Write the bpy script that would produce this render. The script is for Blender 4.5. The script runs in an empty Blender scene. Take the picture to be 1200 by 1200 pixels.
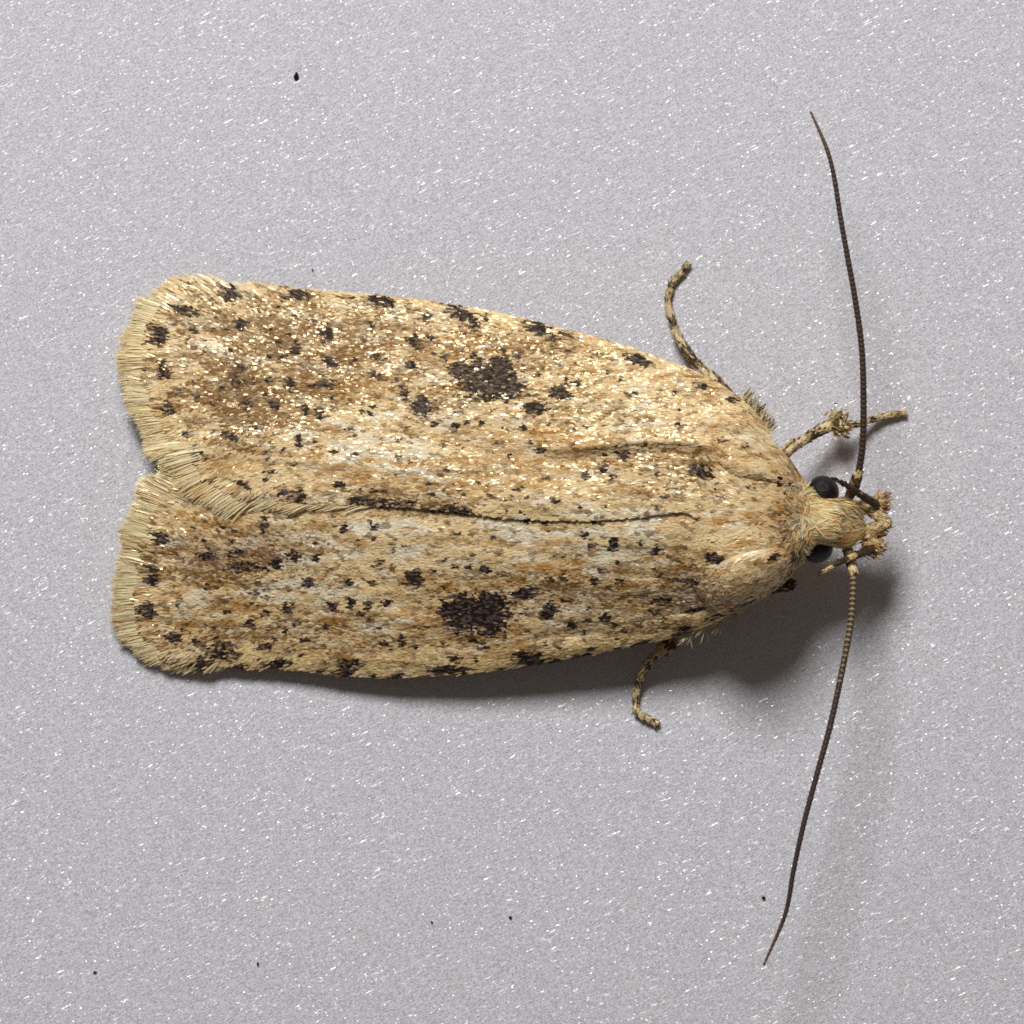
import bpy, math
import numpy as np
from mathutils import Vector

# ------------------------------------------------------------------ scene, camera, light
# One Blender unit is about 1.3 mm (the moth is macro-sized; the frame is 12 units wide).
sc = bpy.context.scene
col = sc.collection
rng = np.random.default_rng(7)

CAM_D = 60.0
cam_d = bpy.data.cameras.new('camera')
cam = bpy.data.objects.new('camera', cam_d)
col.objects.link(cam)
cam.location = (0, 0, CAM_D)
cam.rotation_euler = (0, 0, 0)
cam_d.sensor_width = 36.0
cam_d.lens = 36.0 * CAM_D / 12.0
cam_d.clip_start = 0.1
cam_d.clip_end = 500.0
sc.camera = cam

world = bpy.data.worlds.new('World')
sc.world = world
world.use_nodes = True
bg = world.node_tree.nodes['Background']
bg.inputs['Color'].default_value = (1.0, 0.87, 0.78, 1)
bg.inputs['Strength'].default_value = 0.085

# diffused macro flash, above and slightly left of the top of the picture
L_ELEV, L_AZ, L_DIST = math.radians(51), math.radians(103), 85.0
ldir = Vector((math.cos(L_ELEV) * math.cos(L_AZ), math.cos(L_ELEV) * math.sin(L_AZ), math.sin(L_ELEV)))
ld = bpy.data.lights.new('macro_flash', 'AREA')
ld.shape = 'DISK'
ld.size = 27.0
ld.energy = 68000.0
ld.color = (1.0, 0.985, 0.985)
lo = bpy.data.objects.new('macro_flash', ld)
col.objects.link(lo)
lo.location = ldir * L_DIST
lo.rotation_euler = (-ldir).to_track_quat('-Z', 'Y').to_euler()

sc.view_settings.view_transform = 'Standard'
sc.view_settings.look = 'None'
sc.view_settings.exposure = 0.0
sc.view_settings.gamma = 1.0
sc.view_settings.use_curve_mapping = False
sc.render.engine = 'CYCLES'
sc.cycles.use_denoising = False
sc.cycles.max_bounces = 5
sc.cycles.filter_width = 1.7
sc.unit_settings.system = 'METRIC'
sc.unit_settings.scale_length = 0.00133


# ------------------------------------------------------------------ helpers
def lin(c):
    c = np.asarray(c, float) / 255.0
    return np.where(c <= 0.04045, c / 12.92, ((c + 0.055) / 1.055) ** 2.4)


def to_world(px, py, z):
    """plan position (in hundredths of a unit, y down) at height z -> world xyz"""
    k = 1.0 - np.asarray(z, float) / CAM_D
    return np.stack([(np.asarray(px, float) - 600) / 100 * k, (600 - np.asarray(py, float)) / 100 * k,
                     np.asarray(z, float) + 0 * k], -1)


def nrm(v):
    return v / np.maximum(np.linalg.norm(v, axis=-1, keepdims=True), 1e-9)


_tab = np.random.default_rng(3).random((256, 256))


def vnoise(x, y, seed=0):
    x = np.asarray(x, float) + seed * 37.17
    y = np.asarray(y, float) + seed * 91.7
    x, y = .8387 * x - .5446 * y, .5446 * x + .8387 * y      # lattice turned out of the axes
    xi, yi = np.floor(x).astype(int), np.floor(y).astype(int)
    fx, fy = x - xi, y - yi
    fx, fy = fx * fx * (3 - 2 * fx), fy * fy * (3 - 2 * fy)
    a, b = _tab[xi & 255, yi & 255], _tab[(xi + 1) & 255, yi & 255]
    c, d = _tab[xi & 255, (yi + 1) & 255], _tab[(xi + 1) & 255, (yi + 1) & 255]
    return (a * (1 - fx) + b * fx) * (1 - fy) + (c * (1 - fx) + d * fx) * fy


def fbm(x, y, seed=0, oct=3):
    s, a, t = 0, 1.0, 0
    for i in range(oct):
        s = s + a * vnoise(np.asarray(x) * 2 ** i, np.asarray(y) * 2 ** i, seed + i)
        t += a
        a *= 0.5
    return s / t


def sstep(a, b, x):
    t = np.clip((x - a) / (b - a), 0, 1)
    return t * t * (3 - 2 * t)


def catmull(pts, n):
    """smooth curve through the rows of pts, n samples"""
    p = np.asarray(pts, float)
    p = np.vstack([2 * p[0] - p[1], p, 2 * p[-1] - p[-2]])
    m = len(p) - 3
    u = np.linspace(0, m, n)
    i = np.minimum(u.astype(int), m - 1)
    t = (u - i)[:, None]
    a, b, c, d = p[i], p[i + 1], p[i + 2], p[i + 3]
    return 0.5 * (2 * b + (c - a) * t + (2 * a - 5 * b + 4 * c - d) * t ** 2 + (3 * b - a - 3 * c + d) * t ** 3)


def resample(pts, n, dense=400):
    q = catmull(pts, dense)
    s = np.concatenate([[0], np.cumsum(np.linalg.norm(np.diff(q, axis=0), axis=1))])
    t = np.linspace(0, s[-1], n)
    return np.stack([np.interp(t, s, q[:, k]) for k in range(q.shape[1])], -1)


def curve1(pts):
    q = catmull(pts, 300)
    o = np.argsort(q[:, 0])
    xs, ys = q[o, 0], q[o, 1]
    return lambda x: np.interp(x, xs, ys)


def inside(poly, x, y):
    poly = np.asarray(poly, float)
    r = np.zeros(len(x), bool)
    x0, y0 = poly[-1]
    for x1, y1 in poly:
        c = ((y1 > y) != (y0 > y)) & (x < (x0 - x1) * (y - y1) / ((y0 - y1) + 1e-12) + x1)
        r ^= c
        x0, y0 = x1, y1
    return r


def mesh_obj(name, verts, faces, mat, parent=None, colors=None, smooth=True):
    """verts (N,3), faces (M,k) -> one mesh object"""
    verts = np.asarray(verts, np.float32)
    me = bpy.data.meshes.new(name)
    blocks = faces if isinstance(faces, list) else [faces]
    blocks = [np.asarray(f, np.int32) for f in blocks if len(f)]
    loops = np.concatenate([f.ravel() for f in blocks])
    starts, s = [], 0
    for f in blocks:
        starts.append(s + np.arange(len(f)) * f.shape[1])
        s += f.size
    starts = np.concatenate(starts)
    me.vertices.add(len(verts))
    me.vertices.foreach_set('co', verts.ravel())
    me.loops.add(len(loops))
    me.loops.foreach_set('vertex_index', loops)
    me.polygons.add(len(starts))
    me.polygons.foreach_set('loop_start', starts.astype(np.int32))
    me.polygons.foreach_set('use_smooth', np.full(len(starts), smooth))
    if colors is not None:
        c = np.ones((len(verts), 4), np.float32)
        c[:, :colors.shape[1]] = colors
        at = me.color_attributes.new('pigment', 'FLOAT_COLOR', 'POINT')
        at.data.foreach_set('color', c.ravel())
    me.update(calc_edges=True)
    me.validate()
    me.materials.append(mat)
    o = bpy.data.objects.new(name, me)
    col.objects.link(o)
    o.parent = parent
    return o


def grid_faces(nu, nv, wrap=False, base=0):
    i = np.arange(nu - 1)[:, None]
    j = np.arange(nv if wrap else nv - 1)[None, :]
    j2 = (j + 1) % nv
    return (np.stack([i * nv + j, (i + 1) * nv + j, (i + 1) * nv + j2, i * nv + j2], -1).reshape(-1, 4) + base)


def tag(o, **kw):
    for k, v in kw.items():
        o[k] = v
    return o


# ------------------------------------------------------------------ materials
def new_mat(name):
    m = bpy.data.materials.new(name)
    m.use_nodes = True
    nt = m.node_tree
    return m, nt, nt.nodes['Principled BSDF']


def pigment_mat(name, rough=(0.25, 0.5), spec=0.6, tint=(1.0, 0.86, 0.62), metallic=0.0, trans=0.0, bump=0.0):
    m, nt, b = new_mat(name)
    at = nt.nodes.new('ShaderNodeAttribute')
    at.attribute_name = 'pigment'
    nt.links.new(at.outputs['Color'], b.inputs['Base Color'])
    mr = nt.nodes.new('ShaderNodeMapRange')
    mr.inputs['To Min'].default_value, mr.inputs['To Max'].default_value = rough
    nt.links.new(at.outputs['Alpha'], mr.inputs['Value'])
    nt.links.new(mr.outputs['Result'], b.inputs['Roughness'])
    ms = nt.nodes.new('ShaderNodeMapRange')          # dull pieces also reflect less
    ms.inputs['To Min'].default_value, ms.inputs['To Max'].default_value = min(1.0, spec * 1.25), spec * .45
    nt.links.new(at.outputs['Alpha'], ms.inputs['Value'])
    nt.links.new(ms.outputs['Result'], b.inputs['Specular IOR Level'])
    b.inputs['Specular Tint'].default_value = (*tint, 1)
    b.inputs['Metallic'].default_value = metallic
    if bump:
        n = nt.nodes.new('ShaderNodeTexNoise')
        n.inputs['Scale'].default_value = 40
        n.inputs['Detail'].default_value = 4
        bp = nt.nodes.new('ShaderNodeBump')
        bp.inputs['Strength'].default_value = bump
        bp.inputs['Distance'].default_value = 0.02
        nt.links.new(n.outputs['Fac'], bp.inputs['Height'])
        nt.links.new(bp.outputs['Normal'], b.inputs['Normal'])
    if trans:
        tr = nt.nodes.new('ShaderNodeBsdfTranslucent')
        nt.links.new(at.outputs['Color'], tr.inputs['Color'])
        mx = nt.nodes.new('ShaderNodeMixShader')
        mx.inputs[0].default_value = trans
        nt.links.new(b.outputs[0], mx.inputs[1])
        nt.links.new(tr.outputs[0], mx.inputs[2])
        nt.links.new(mx.outputs[0], nt.nodes['Material Output'].inputs['Surface'])
    return m


M_scale = pigment_mat('wing_scales', (0.10, 0.62), 0.75, (1.0, 0.80, 0.50))
M_fringe = pigment_mat('fringe_hair', (0.12, 0.40), 0.95, (1.0, 0.82, 0.52), trans=0.14)
M_hair = pigment_mat('body_hair', (0.3, 0.6), 0.45, (1.0, 0.88, 0.66), trans=0.12)
M_cuticle = pigment_mat('cuticle', (0.4, 0.6), 0.4, (1, 1, 1), bump=0.3)


def paper_material():
    """sparkling paper: fibrous white stock with mica platelets, each platelet (a Voronoi cell) lying at its own tilt"""
    m, nt, b = new_mat('paper')
    N, K = nt.nodes.new, nt.links.new
    tc = N('ShaderNodeTexCoord')
    mp = N('ShaderNodeMapping')
    mp.inputs['Rotation'].default_value = (0, 0, math.radians(-27))
    K(tc.outputs['Object'], mp.inputs['Vector'])

    def scaled(sx, sy):
        v = N('ShaderNodeVectorMath')
        v.operation = 'MULTIPLY'
        v.inputs[1].default_value = (sx, sy, 1)
        K(mp.outputs['Vector'], v.inputs[0])
        return v.outputs[0]

    def noise(vec, scale, detail=3, rough=.7):
        n = N('ShaderNodeTexNoise')
        n.inputs['Scale'].default_value = scale
        n.inputs['Detail'].default_value = detail
        n.inputs['Roughness'].default_value = rough
        K(vec, n.inputs['Vector'])
        return n.outputs['Fac']

    def cell_normal(vec, scale, k):
        vo = N('ShaderNodeTexVoronoi')
        vo.voronoi_dimensions = '2D'
        vo.inputs['Scale'].default_value = scale
        K(vec, vo.inputs['Vector'])
        a = N('ShaderNodeVectorMath')
        a.operation = 'SUBTRACT'
        a.inputs[1].default_value = (.5, .5, .5)
        K(vo.outputs['Color'], a.inputs[0])
        c = N('ShaderNodeVectorMath')
        c.operation = 'MULTIPLY_ADD'
        c.inputs[1].default_value = (k, k, 0)
        c.inputs[2].default_value = (0, 0, 1)
        K(a.outputs[0], c.inputs[0])
        n = N('ShaderNodeVectorMath')
        n.operation = 'NORMALIZE'
        K(c.outputs[0], n.inputs[0])
        return n.outputs[0], vo.outputs['Color']

    fibre = noise(scaled(.8, 7), 7, 4, .7)
    tooth = noise(tc.outputs['Object'], 45, 3, .8)
    mix = N('ShaderNodeMix')
    mix.inputs['Factor'].default_value = .5
    K(fibre, mix.inputs['A'])
    K(tooth, mix.inputs['B'])
    cr = N('ShaderNodeValToRGB')
    cr.color_ramp.elements[0].position = .28
    cr.color_ramp.elements[0].color = (0.565, 0.56, 0.60, 1)
    cr.color_ramp.elements[1].position = .72
    cr.color_ramp.elements[1].color = (0.915, 0.91, 0.945, 1)
    K(mix.outputs['Result'], cr.inputs['Fac'])
    K(cr.outputs['Color'], b.inputs['Base Color'])
    nb, _ = cell_normal(tc.outputs['Object'], 62, .55)
    bp = N('ShaderNodeBump')                          # drawn-out ridges of the fibres
    bp.inputs['Strength'].default_value = .8
    bp.inputs['Distance'].default_value = .02
    K(noise(scaled(1.3, 10), 10, 3, .6), bp.inputs['Height'])
    K(nb, bp.inputs['Normal'])
    K(bp.outputs['Normal'], b.inputs['Normal'])
    nc, cc = cell_normal(scaled(1, 1.4), 52, 1.05)
    nl, cl = cell_normal(scaled(.26, 1.9), 46, 1.0)   # long platelets lined up with the fibres
    st = N('ShaderNodeMapRange')                      # platelets are commoner along the fibres
    st.inputs['From Min'].default_value = .47
    st.inputs['From Max'].default_value = .66
    K(noise(scaled(1.0, 11), 5, 3, .6), st.inputs['Value'])
    lg = N('ShaderNodeMath')
    lg.operation = 'GREATER_THAN'
    lg.inputs[1].default_value = .52
    K(noise(scaled(2.2, 11), 5, 2, .5), lg.inputs[0])
    mn = N('ShaderNodeMix')
    mn.data_type = 'VECTOR'
    K(lg.outputs[0], mn.inputs['Factor'])
    K(nc, mn.inputs[4])
    K(nl, mn.inputs[5])
    K(mn.outputs[1], b.inputs['Coat Normal'])
    sp = N('ShaderNodeSeparateColor')
    K(cc, sp.inputs[0])
    mu = N('ShaderNodeMath')
    mu.operation = 'MULTIPLY_ADD'
    mu.inputs[1].default_value = 1.5
    mu.inputs[2].default_value = .34
    K(st.outputs['Result'], mu.inputs[0])
    m2 = N('ShaderNodeMath')
    m2.operation = 'MULTIPLY'
    K(mu.outputs[0], m2.inputs[0])
    K(sp.outputs[2], m2.inputs[1])
    K(m2.outputs[0], b.inputs['Coat Weight'])
    b.inputs['Coat Roughness'].default_value = .21
    b.inputs['Coat IOR'].default_value = 1.65
    b.inputs['Roughness'].default_value = .6
    b.inputs['Specular IOR Level'].default_value = .25
    return m


def simple_mat(name, color, rough, spec=0.5, bump=None):
    m, nt, b = new_mat(name)
    b.inputs['Base Color'].default_value = (*color, 1)
    b.inputs['Roughness'].default_value = rough
    b.inputs['Specular IOR Level'].default_value = spec
    if bump:
        n = nt.nodes.new('ShaderNodeTexVoronoi')
        n.inputs['Scale'].default_value = bump
        bp = nt.nodes.new('ShaderNodeBump')
        bp.inputs['Strength'].default_value = 0.75
        bp.inputs['Distance'].default_value = 0.008
        nt.links.new(n.outputs['Distance'], bp.inputs['Height'])
        nt.links.new(bp.outputs['Normal'], b.inputs['Normal'])
    return m


M_paper = paper_material()
M_eye = simple_mat('eye', (0.006, 0.003, 0.003), 0.42, 0.35, bump=30)
M_speck = simple_mat('speck', (0.01, 0.01, 0.012), 0.7, 0.3, bump=60)

# ------------------------------------------------------------------ the paper
S = 60.0
n = 41
gx = np.linspace(-S, S, n)
X, Y = np.meshgrid(gx, gx, indexing='ij')
v = np.stack([X.ravel(), Y.ravel(), 0 * X.ravel()], -1)
tag(mesh_obj('paper_sheet', v, grid_faces(n, n), M_paper), kind='structure',
    label='pale grey sparkling paper sheet under the moth', category='paper')


# ------------------------------------------------------------------ pigment pattern of wings and thorax
# every row: x, y, rx, ry, angle, strength   (hundredths of a unit)
DARK = [
    # marginal and inner marks, wing farther up in the picture
    (220, 364, 15, 6, 15, .85), (189, 394, 10, 12, 0, 1), (194, 434, 8, 10, 0, 1), (199, 479, 8, 8, 0, .9), (232, 531, 13, 6, 35, .9),
    (220, 507, 5, 4, 0, .7), (272, 345, 12, 9, 0, .75), (355, 346, 16, 6, 8, 1), (337, 349, 7, 4, 0, .8), (286, 382, 7, 7, 0, .9),
    (230, 388, 5, 4, 0, .8), (386, 391, 9, 9, 0, .95), (349, 409, 6, 9, 0, .8), (334, 419, 7, 5, 0, .7), (390, 425, 9, 5, 15, .9),
    (284, 432, 6, 6, 0, .8), (342, 450, 6, 8, 0, .8), (385, 450, 13, 5, 0, .8), (317, 447, 5, 5, 0, .7), (292, 472, 9, 6, 0, .75),
    (280, 447, 9, 7, 40, .6), (325, 475, 7, 6, 0, .85), (360, 479, 5, 7, 0, .85), (377, 484, 5, 8, 0, .9), (352, 515, 4, 8, 0, .85),
    (272, 510, 11, 5, 25, .85), (287, 567, 10, 5, 15, .75), (320, 552, 7, 3, 0, .6), (335, 577, 6, 4, 0, .7), (350, 582, 12, 7, 0, .75),
    (401, 569, 6, 4, 0, .7), (234, 465, 5, 5, 0, .6), (212, 458, 4, 4, 0, .5), (300, 500, 5, 3, 0, .5), (262, 455, 5, 4, 0, .55),
    (450, 354, 16, 6, 3, 1), (413, 349, 9, 3, 5, .5), (545, 369, 18, 8, 18, .9), (558, 380, 7, 6, 0, .7), (635, 386, 17, 8, 18, .9),
    (650, 396, 12, 7, 20, .55), (668, 393, 12, 4, 18, .7), (502, 371, 6, 5, 0, .8), (439, 381, 4, 6, 0, .8), (486, 400, 9, 5, 20, .85),
    (524, 417, 6, 5, 0, .8), (482, 427, 7, 5, 0, .85), (446, 419, 9, 4, 15, .7), (440, 439, 5, 4, 0, .8), (575, 445, 36, 25, 0, .88),
    (542, 435, 13, 11, 0, .8), (587, 427, 19, 10, 0, .95), (605, 455, 10, 12, 0, .8), (610, 417, 6, 5, 0, .8), (497, 476, 11, 12, 0, .98),
    (477, 460, 7, 11, 0, .6), (659, 460, 11, 10, 0, 1), (630, 478, 14, 8, 0, 1), (537, 499, 5, 3, 0, .8), (551, 497, 4, 3, 0, .7),
    (566, 496, 4, 4, 0, .8), (616, 501, 4, 4, 0, .8), (637, 529, 9, 5, 0, .8), (525, 550, 6, 3, 0, .75), (611, 572, 5, 5, 0, .7),
    (400, 568, 6, 4, 0, .7), (441, 576, 4, 3, 0, .6), (440, 588, 34, 6, 3, .72), (470, 590, 20, 5, 0, .6), (535, 597, 34, 5, 5, .72),
    (426, 482, 5, 4, 0, .7), (680, 449, 6, 5, 0, .8), (750, 421, 16, 7, 14, .95), (711, 547, 5, 8, 0, .9), (689, 557, 5, 6, 0, .8),
    (734, 535, 8, 6, 0, .6), (721, 557, 5, 5, 0, .7), (772, 556, 4, 3, 0, .5), (825, 452, 10, 4, 10, .8), (774, 595, 5, 3, 0, .7),
    (795, 461, 6, 3, 0, .4), (712, 436, 5, 3, 0, .4), (745, 463, 6, 4, 0, .3), (600, 585, 6, 3, 0, .5), (505, 565, 6, 3, 0, .5),
    (690, 500, 5, 3, 0, .4), (470, 515, 5, 3, 0, .35), (640, 560, 5, 3, 0, .35),
    # wing nearer the bottom of the picture
    (191, 632, 9, 9, 0, .95), (181, 667, 6, 5, 0, .85), (180, 680, 8, 6, 0, .95), (176, 716, 9, 9, 0, 1), (205, 747, 10, 6, 0, .85),
    (247, 652, 9, 5, 0, .8), (260, 762, 19, 12, 0, .6), (280, 650, 13, 5, 0, .7), (292, 665, 27, 7, 0, .55), (327, 660, 7, 8, 0, .85),
    (347, 651, 7, 7, 0, .75), (373, 654, 5, 5, 0, .95), (312, 615, 5, 9, 0, .65), (365, 684, 10, 6, 0, .8), (245, 689, 6, 5, 0, .75),
    (255, 682, 5, 3, 0, .6), (295, 731, 5, 6, 0, .85), (340, 712, 7, 7, 0, .8), (391, 711, 8, 6, 0, .95), (414, 707, 6, 6, 0, .9),
    (411, 682, 5, 5, 0, .9), (312, 757, 12, 4, -15, .7), (328, 777, 15, 6, -8, .85), (360, 749, 8, 3, -15, .7), (410, 782, 18, 9, -15, .7),
    (406, 620, 5, 5, 0, .75), (441, 619, 5, 3, 0, .8), (560, 720, 40, 24, 5, .92), (580, 706, 22, 11, 0, .85), (527, 717, 14, 10, 0, .9),
    (575, 738, 18, 10, 0, .7), (619, 695, 15, 7, -10, 1), (646, 717, 10, 9, 0, 1), (673, 731, 6, 5, 0, .9), (487, 677, 12, 11, 0, .8),
    (492, 686, 8, 5, 0, .6), (626, 772, 20, 9, 8, 1), (535, 772, 8, 5, 0, .7), (528, 785, 26, 5, -3, .9), (435, 710, 5, 7, 0, .85),
    (455, 706, 7, 5, -25, .85), (425, 720, 7, 3, 0, .7), (472, 749, 5, 8, 0, .75), (454, 755, 6, 4, 0, .8), (572, 667, 8, 4, 0, .75),
    (592, 674, 8, 4, 0, .65), (535, 626, 6, 3, 0, .7), (537, 664, 6, 4, 0, .55), (642, 614, 6, 3, 0, .75), (621, 611, 5, 4, 0, .8),
    (560, 752, 11, 3, 5, .7), (447, 661, 9, 5, 0, .4), (645, 680, 7, 4, 0, .5), (662, 678, 5, 5, 0, .5), (721, 639, 5, 9, 0, .9),
    (696, 640, 6, 4, 0, .75), (686, 627, 5, 4, 0, .75), (773, 645, 6, 6, 0, .8), (754, 637, 5, 4, 0, .45), (726, 659, 5, 3, 0, .7),
    (712, 726, 8, 5, 0, .95), (692, 727, 4, 3, 0, .7), (699, 681, 6, 4, 0, .8), (730, 681, 5, 3, 0, .7), (800, 680, 26, 3, 5, .6),
    (840, 652, 14, 7, 10, .85), (815, 715, 14, 3, -15, .8), (805, 740, 11, 6, -10, .85), (760, 757, 20, 6, -12, 1), (732, 762, 8, 4, -10, .9),
    (702, 769, 9, 3, -10, .85), (845, 733, 10, 4, -25, .8), (881, 708, 17, 6, -25, 1), (850, 720, 22, 3, -18, .6), (300, 695, 6, 3, 0, .6),
    (270, 715, 5, 3, 0, .6), (255, 735, 5, 3, 0, .5), (315, 700, 5, 3, 0, .5), (390, 668, 4, 3, 0, .5), (425, 645, 4, 3, 0, .5),
    (480, 640, 4, 2, 0, .5), (424, 634, 5, 2, 0, .8), (600, 640, 4, 3, 0, .4), (660, 650, 6, 3, 0, .4), (780, 705, 10, 8, 0, .5),
    (770, 717, 8, 3, 0, .5), (500, 735, 8, 3, 0, .5), (385, 735, 7, 3, 0, .45), (350, 730, 6, 3, 0, .45), (235, 752, 7, 3, 20, .6),
    (375, 789, 9, 4, -10, .85), (470, 791, 9, 4, -10, .85), (590, 785, 8, 4, -10, .8), (655, 775, 9, 4, -10, .85), (285, 781, 11, 4, 0, .8),
    (240, 774, 10, 5, 15, .7), (318, 790, 8, 3, 0, .7), (440, 793, 6, 3, 0, .7), (688, 768, 6, 3, -10, .8),
    # thorax and shoulder flaps
    (825, 552, 17, 11, 25, .72), (861, 470, 6, 4, 35, .8), (854, 516, 7, 3, 10, .6), (880, 524, 5, 3, 0, .6), (917, 566, 5, 5, 0, .85),
    (887, 572, 9, 5, -20, .35), (911, 652, 8, 4, -20, .95), (935, 648, 7, 5, -20, .85), (848, 578, 10, 5, 0, .35), (903, 540, 4, 3, 0, .4),
    (930, 575, 7, 6, 0, .35), (893, 660, 6, 3, 0, .3),
]
BROWN = [  # soft brown clouds
    (290, 460, 62, 48, 0, .95), (330, 395, 65, 36, 0, .85), (385, 420, 70, 45, 0, .65), (270, 655, 80, 30, 0, .55), (300, 740, 90, 16, -6, .45), (690, 690, 110, 14, 3, .4), (260, 375, 36, 28, 0, .5), (440, 400, 70, 40, 5, .45), (560, 400, 40, 22, 0, .3),
    (520, 460, 60, 30, 0, .3), (620, 410, 60, 22, 15, .35), (310, 640, 55, 26, 0, .35), (470, 585, 70, 9, 2, .5), (330, 585, 50, 10, 0, .4),
    (660, 700, 120, 16, 3, .18), (800, 690, 40, 22, 0, .4), (935, 625, 22, 30, 0, .35), (690, 480, 60, 20, 10, .2), (790, 545, 45, 22, 0, .3),
    (400, 760, 120, 10, -3, .25), (760, 735, 50, 8, -12, .35), (300, 600, 40, 14, 0, .25), (830, 540, 26, 14, 0, .4), (850, 690, 30, 8, -15, .25),
]
OCHRE = [
    (470, 400, 110, 40, 5, .55), (590, 520, 110, 26, 6, .55), (420, 470, 90, 30, 0, .4), (640, 665, 130, 20, 3, .6), (510, 745, 90, 20, -5, .5),
    (220, 660, 70, 22, 0, .5), (330, 620, 90, 14, 0, .45), (480, 690, 90, 22, -3, .4), (720, 690, 90, 14, 3, .45), (800, 625, 40, 22, 20, .4),
    (880, 600, 60, 36, 0, .25), (928, 615, 30, 44, 0, .75), (880, 665, 45, 14, -10, .35), (870, 535, 36, 18, 10, .3), (700, 395, 90, 14, 18, .4),
    (800, 450, 60, 18, 25, .4), (460, 565, 120, 14, 2, .4), (380, 540, 60, 12, 0, .4), (730, 565, 70, 14, 0, .3), (270, 530, 60, 26, 10, .4),
    (580, 755, 70, 12, 5, .5), (240, 715, 60, 14, 0, .35), (440, 735, 80, 10, -8, .45), (330, 735, 70, 8, -6, .4),
]
PALE = [
    (420, 520, 90, 28, 0, .7), (480, 545, 70, 18, 0, .5), (720, 600, 90, 12, 2, .6), (620, 622, 120, 14, 3, .75), (450, 632, 90, 20, 0, .7),
    (420, 400, 40, 20, 0, .5), (600, 480, 26, 6, 0, .8), (620, 715, 20, 12, 0, .9), (700, 660, 70, 12, 0, .35), (740, 640, 60, 22, 0, .6),
    (640, 640, 40, 10, 0, .6), (360, 660, 40, 18, 0, .3), (330, 690, 70, 14, -4, .6), (420, 740, 60, 8, -8, .6), (250, 400, 40, 36, 0, .4),
    (300, 430, 30, 18, 0, .4), (870, 555, 30, 8, 0, .5), (860, 610, 36, 14, 0, .5), (880, 510, 30, 10, 30, .4), (690, 715, 60, 9, 0, .5),
    (340, 700, 60, 10, 0, .5), (290, 745, 60, 6, -5, .5), (460, 600, 60, 8, 0, .3), (740, 520, 60, 12, 0, .3),
]
CREAM = [  # yellow-cream blotches between the dark marks of the leading edge
    (292, 765, 20, 10, 0, 1), (357, 773, 24, 9, -8, 1), (450, 784, 17, 8, -5, .9), (568, 782, 34, 10, -3, 1), (680, 762, 26, 9, -10, .9),
    (790, 748, 26, 9, -15, 1), (722, 752, 34, 7, -10, .8), (840, 728, 24, 10, -22, .9), (480, 765, 50, 8, -5, .5), (585, 372, 22, 8, 14, .6),
    (500, 356, 26, 6, 5, .6), (400, 350, 18, 6, 0, .6), (705, 404, 22, 6, 18, .7), (790, 430, 24, 7, 25, .5),
]
rr = np.random.default_rng(21)
NS = 950
SPECKS = np.stack([rr.uniform(165, 840, NS), rr.uniform(335, 790, NS), rr.uniform(1.6, 4.0, NS), rr.uniform(1.3, 2.9, NS),
                   rr.uniform(-20, 20, NS), rr.uniform(0.25, 0.95, NS)], -1)


N2 = 210
SPECKS2 = np.stack([rr.uniform(200, 800, N2), rr.uniform(345, 780, N2), rr.uniform(2.0, 3.8, N2), rr.uniform(1.6, 3.0, N2),
                    rr.uniform(-20, 20, N2), rr.uniform(.7, 1.0, N2)], -1)


def blobs(px, py, rows, wob, hard):
    """coverage 0..1 of a list of ragged elliptical marks"""
    out = np.zeros(len(px))
    for x, y, rx, ry, a, s in rows:
        m = (np.abs(px - x) < 2.2 * max(rx, ry)) & (np.abs(py - y) < 2.2 * max(rx, ry))
        if not m.any():
            continue
        dx, dy = px[m] - x, py[m] - y
        ca, sa = math.cos(math.radians(a)), math.sin(math.radians(a))
        d = np.hypot((dx * ca + dy * sa) / rx, (-dx * sa + dy * ca) / ry) + wob[m]
        w = s * (1 - sstep(1 - hard, 1 + hard, d))
        out[m] = np.maximum(out[m], w)
    return out


C_BUFF, C_OCHRE, C_PALE, C_CREAM = lin((240, 213, 161)), lin((194, 142, 74)), lin((248, 238, 211)), lin((254, 224, 160))
C_BROWN, C_DARK, C_DARK2 = lin((116, 78, 39)), lin((36, 28, 26)), lin((92, 79, 75))


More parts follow.
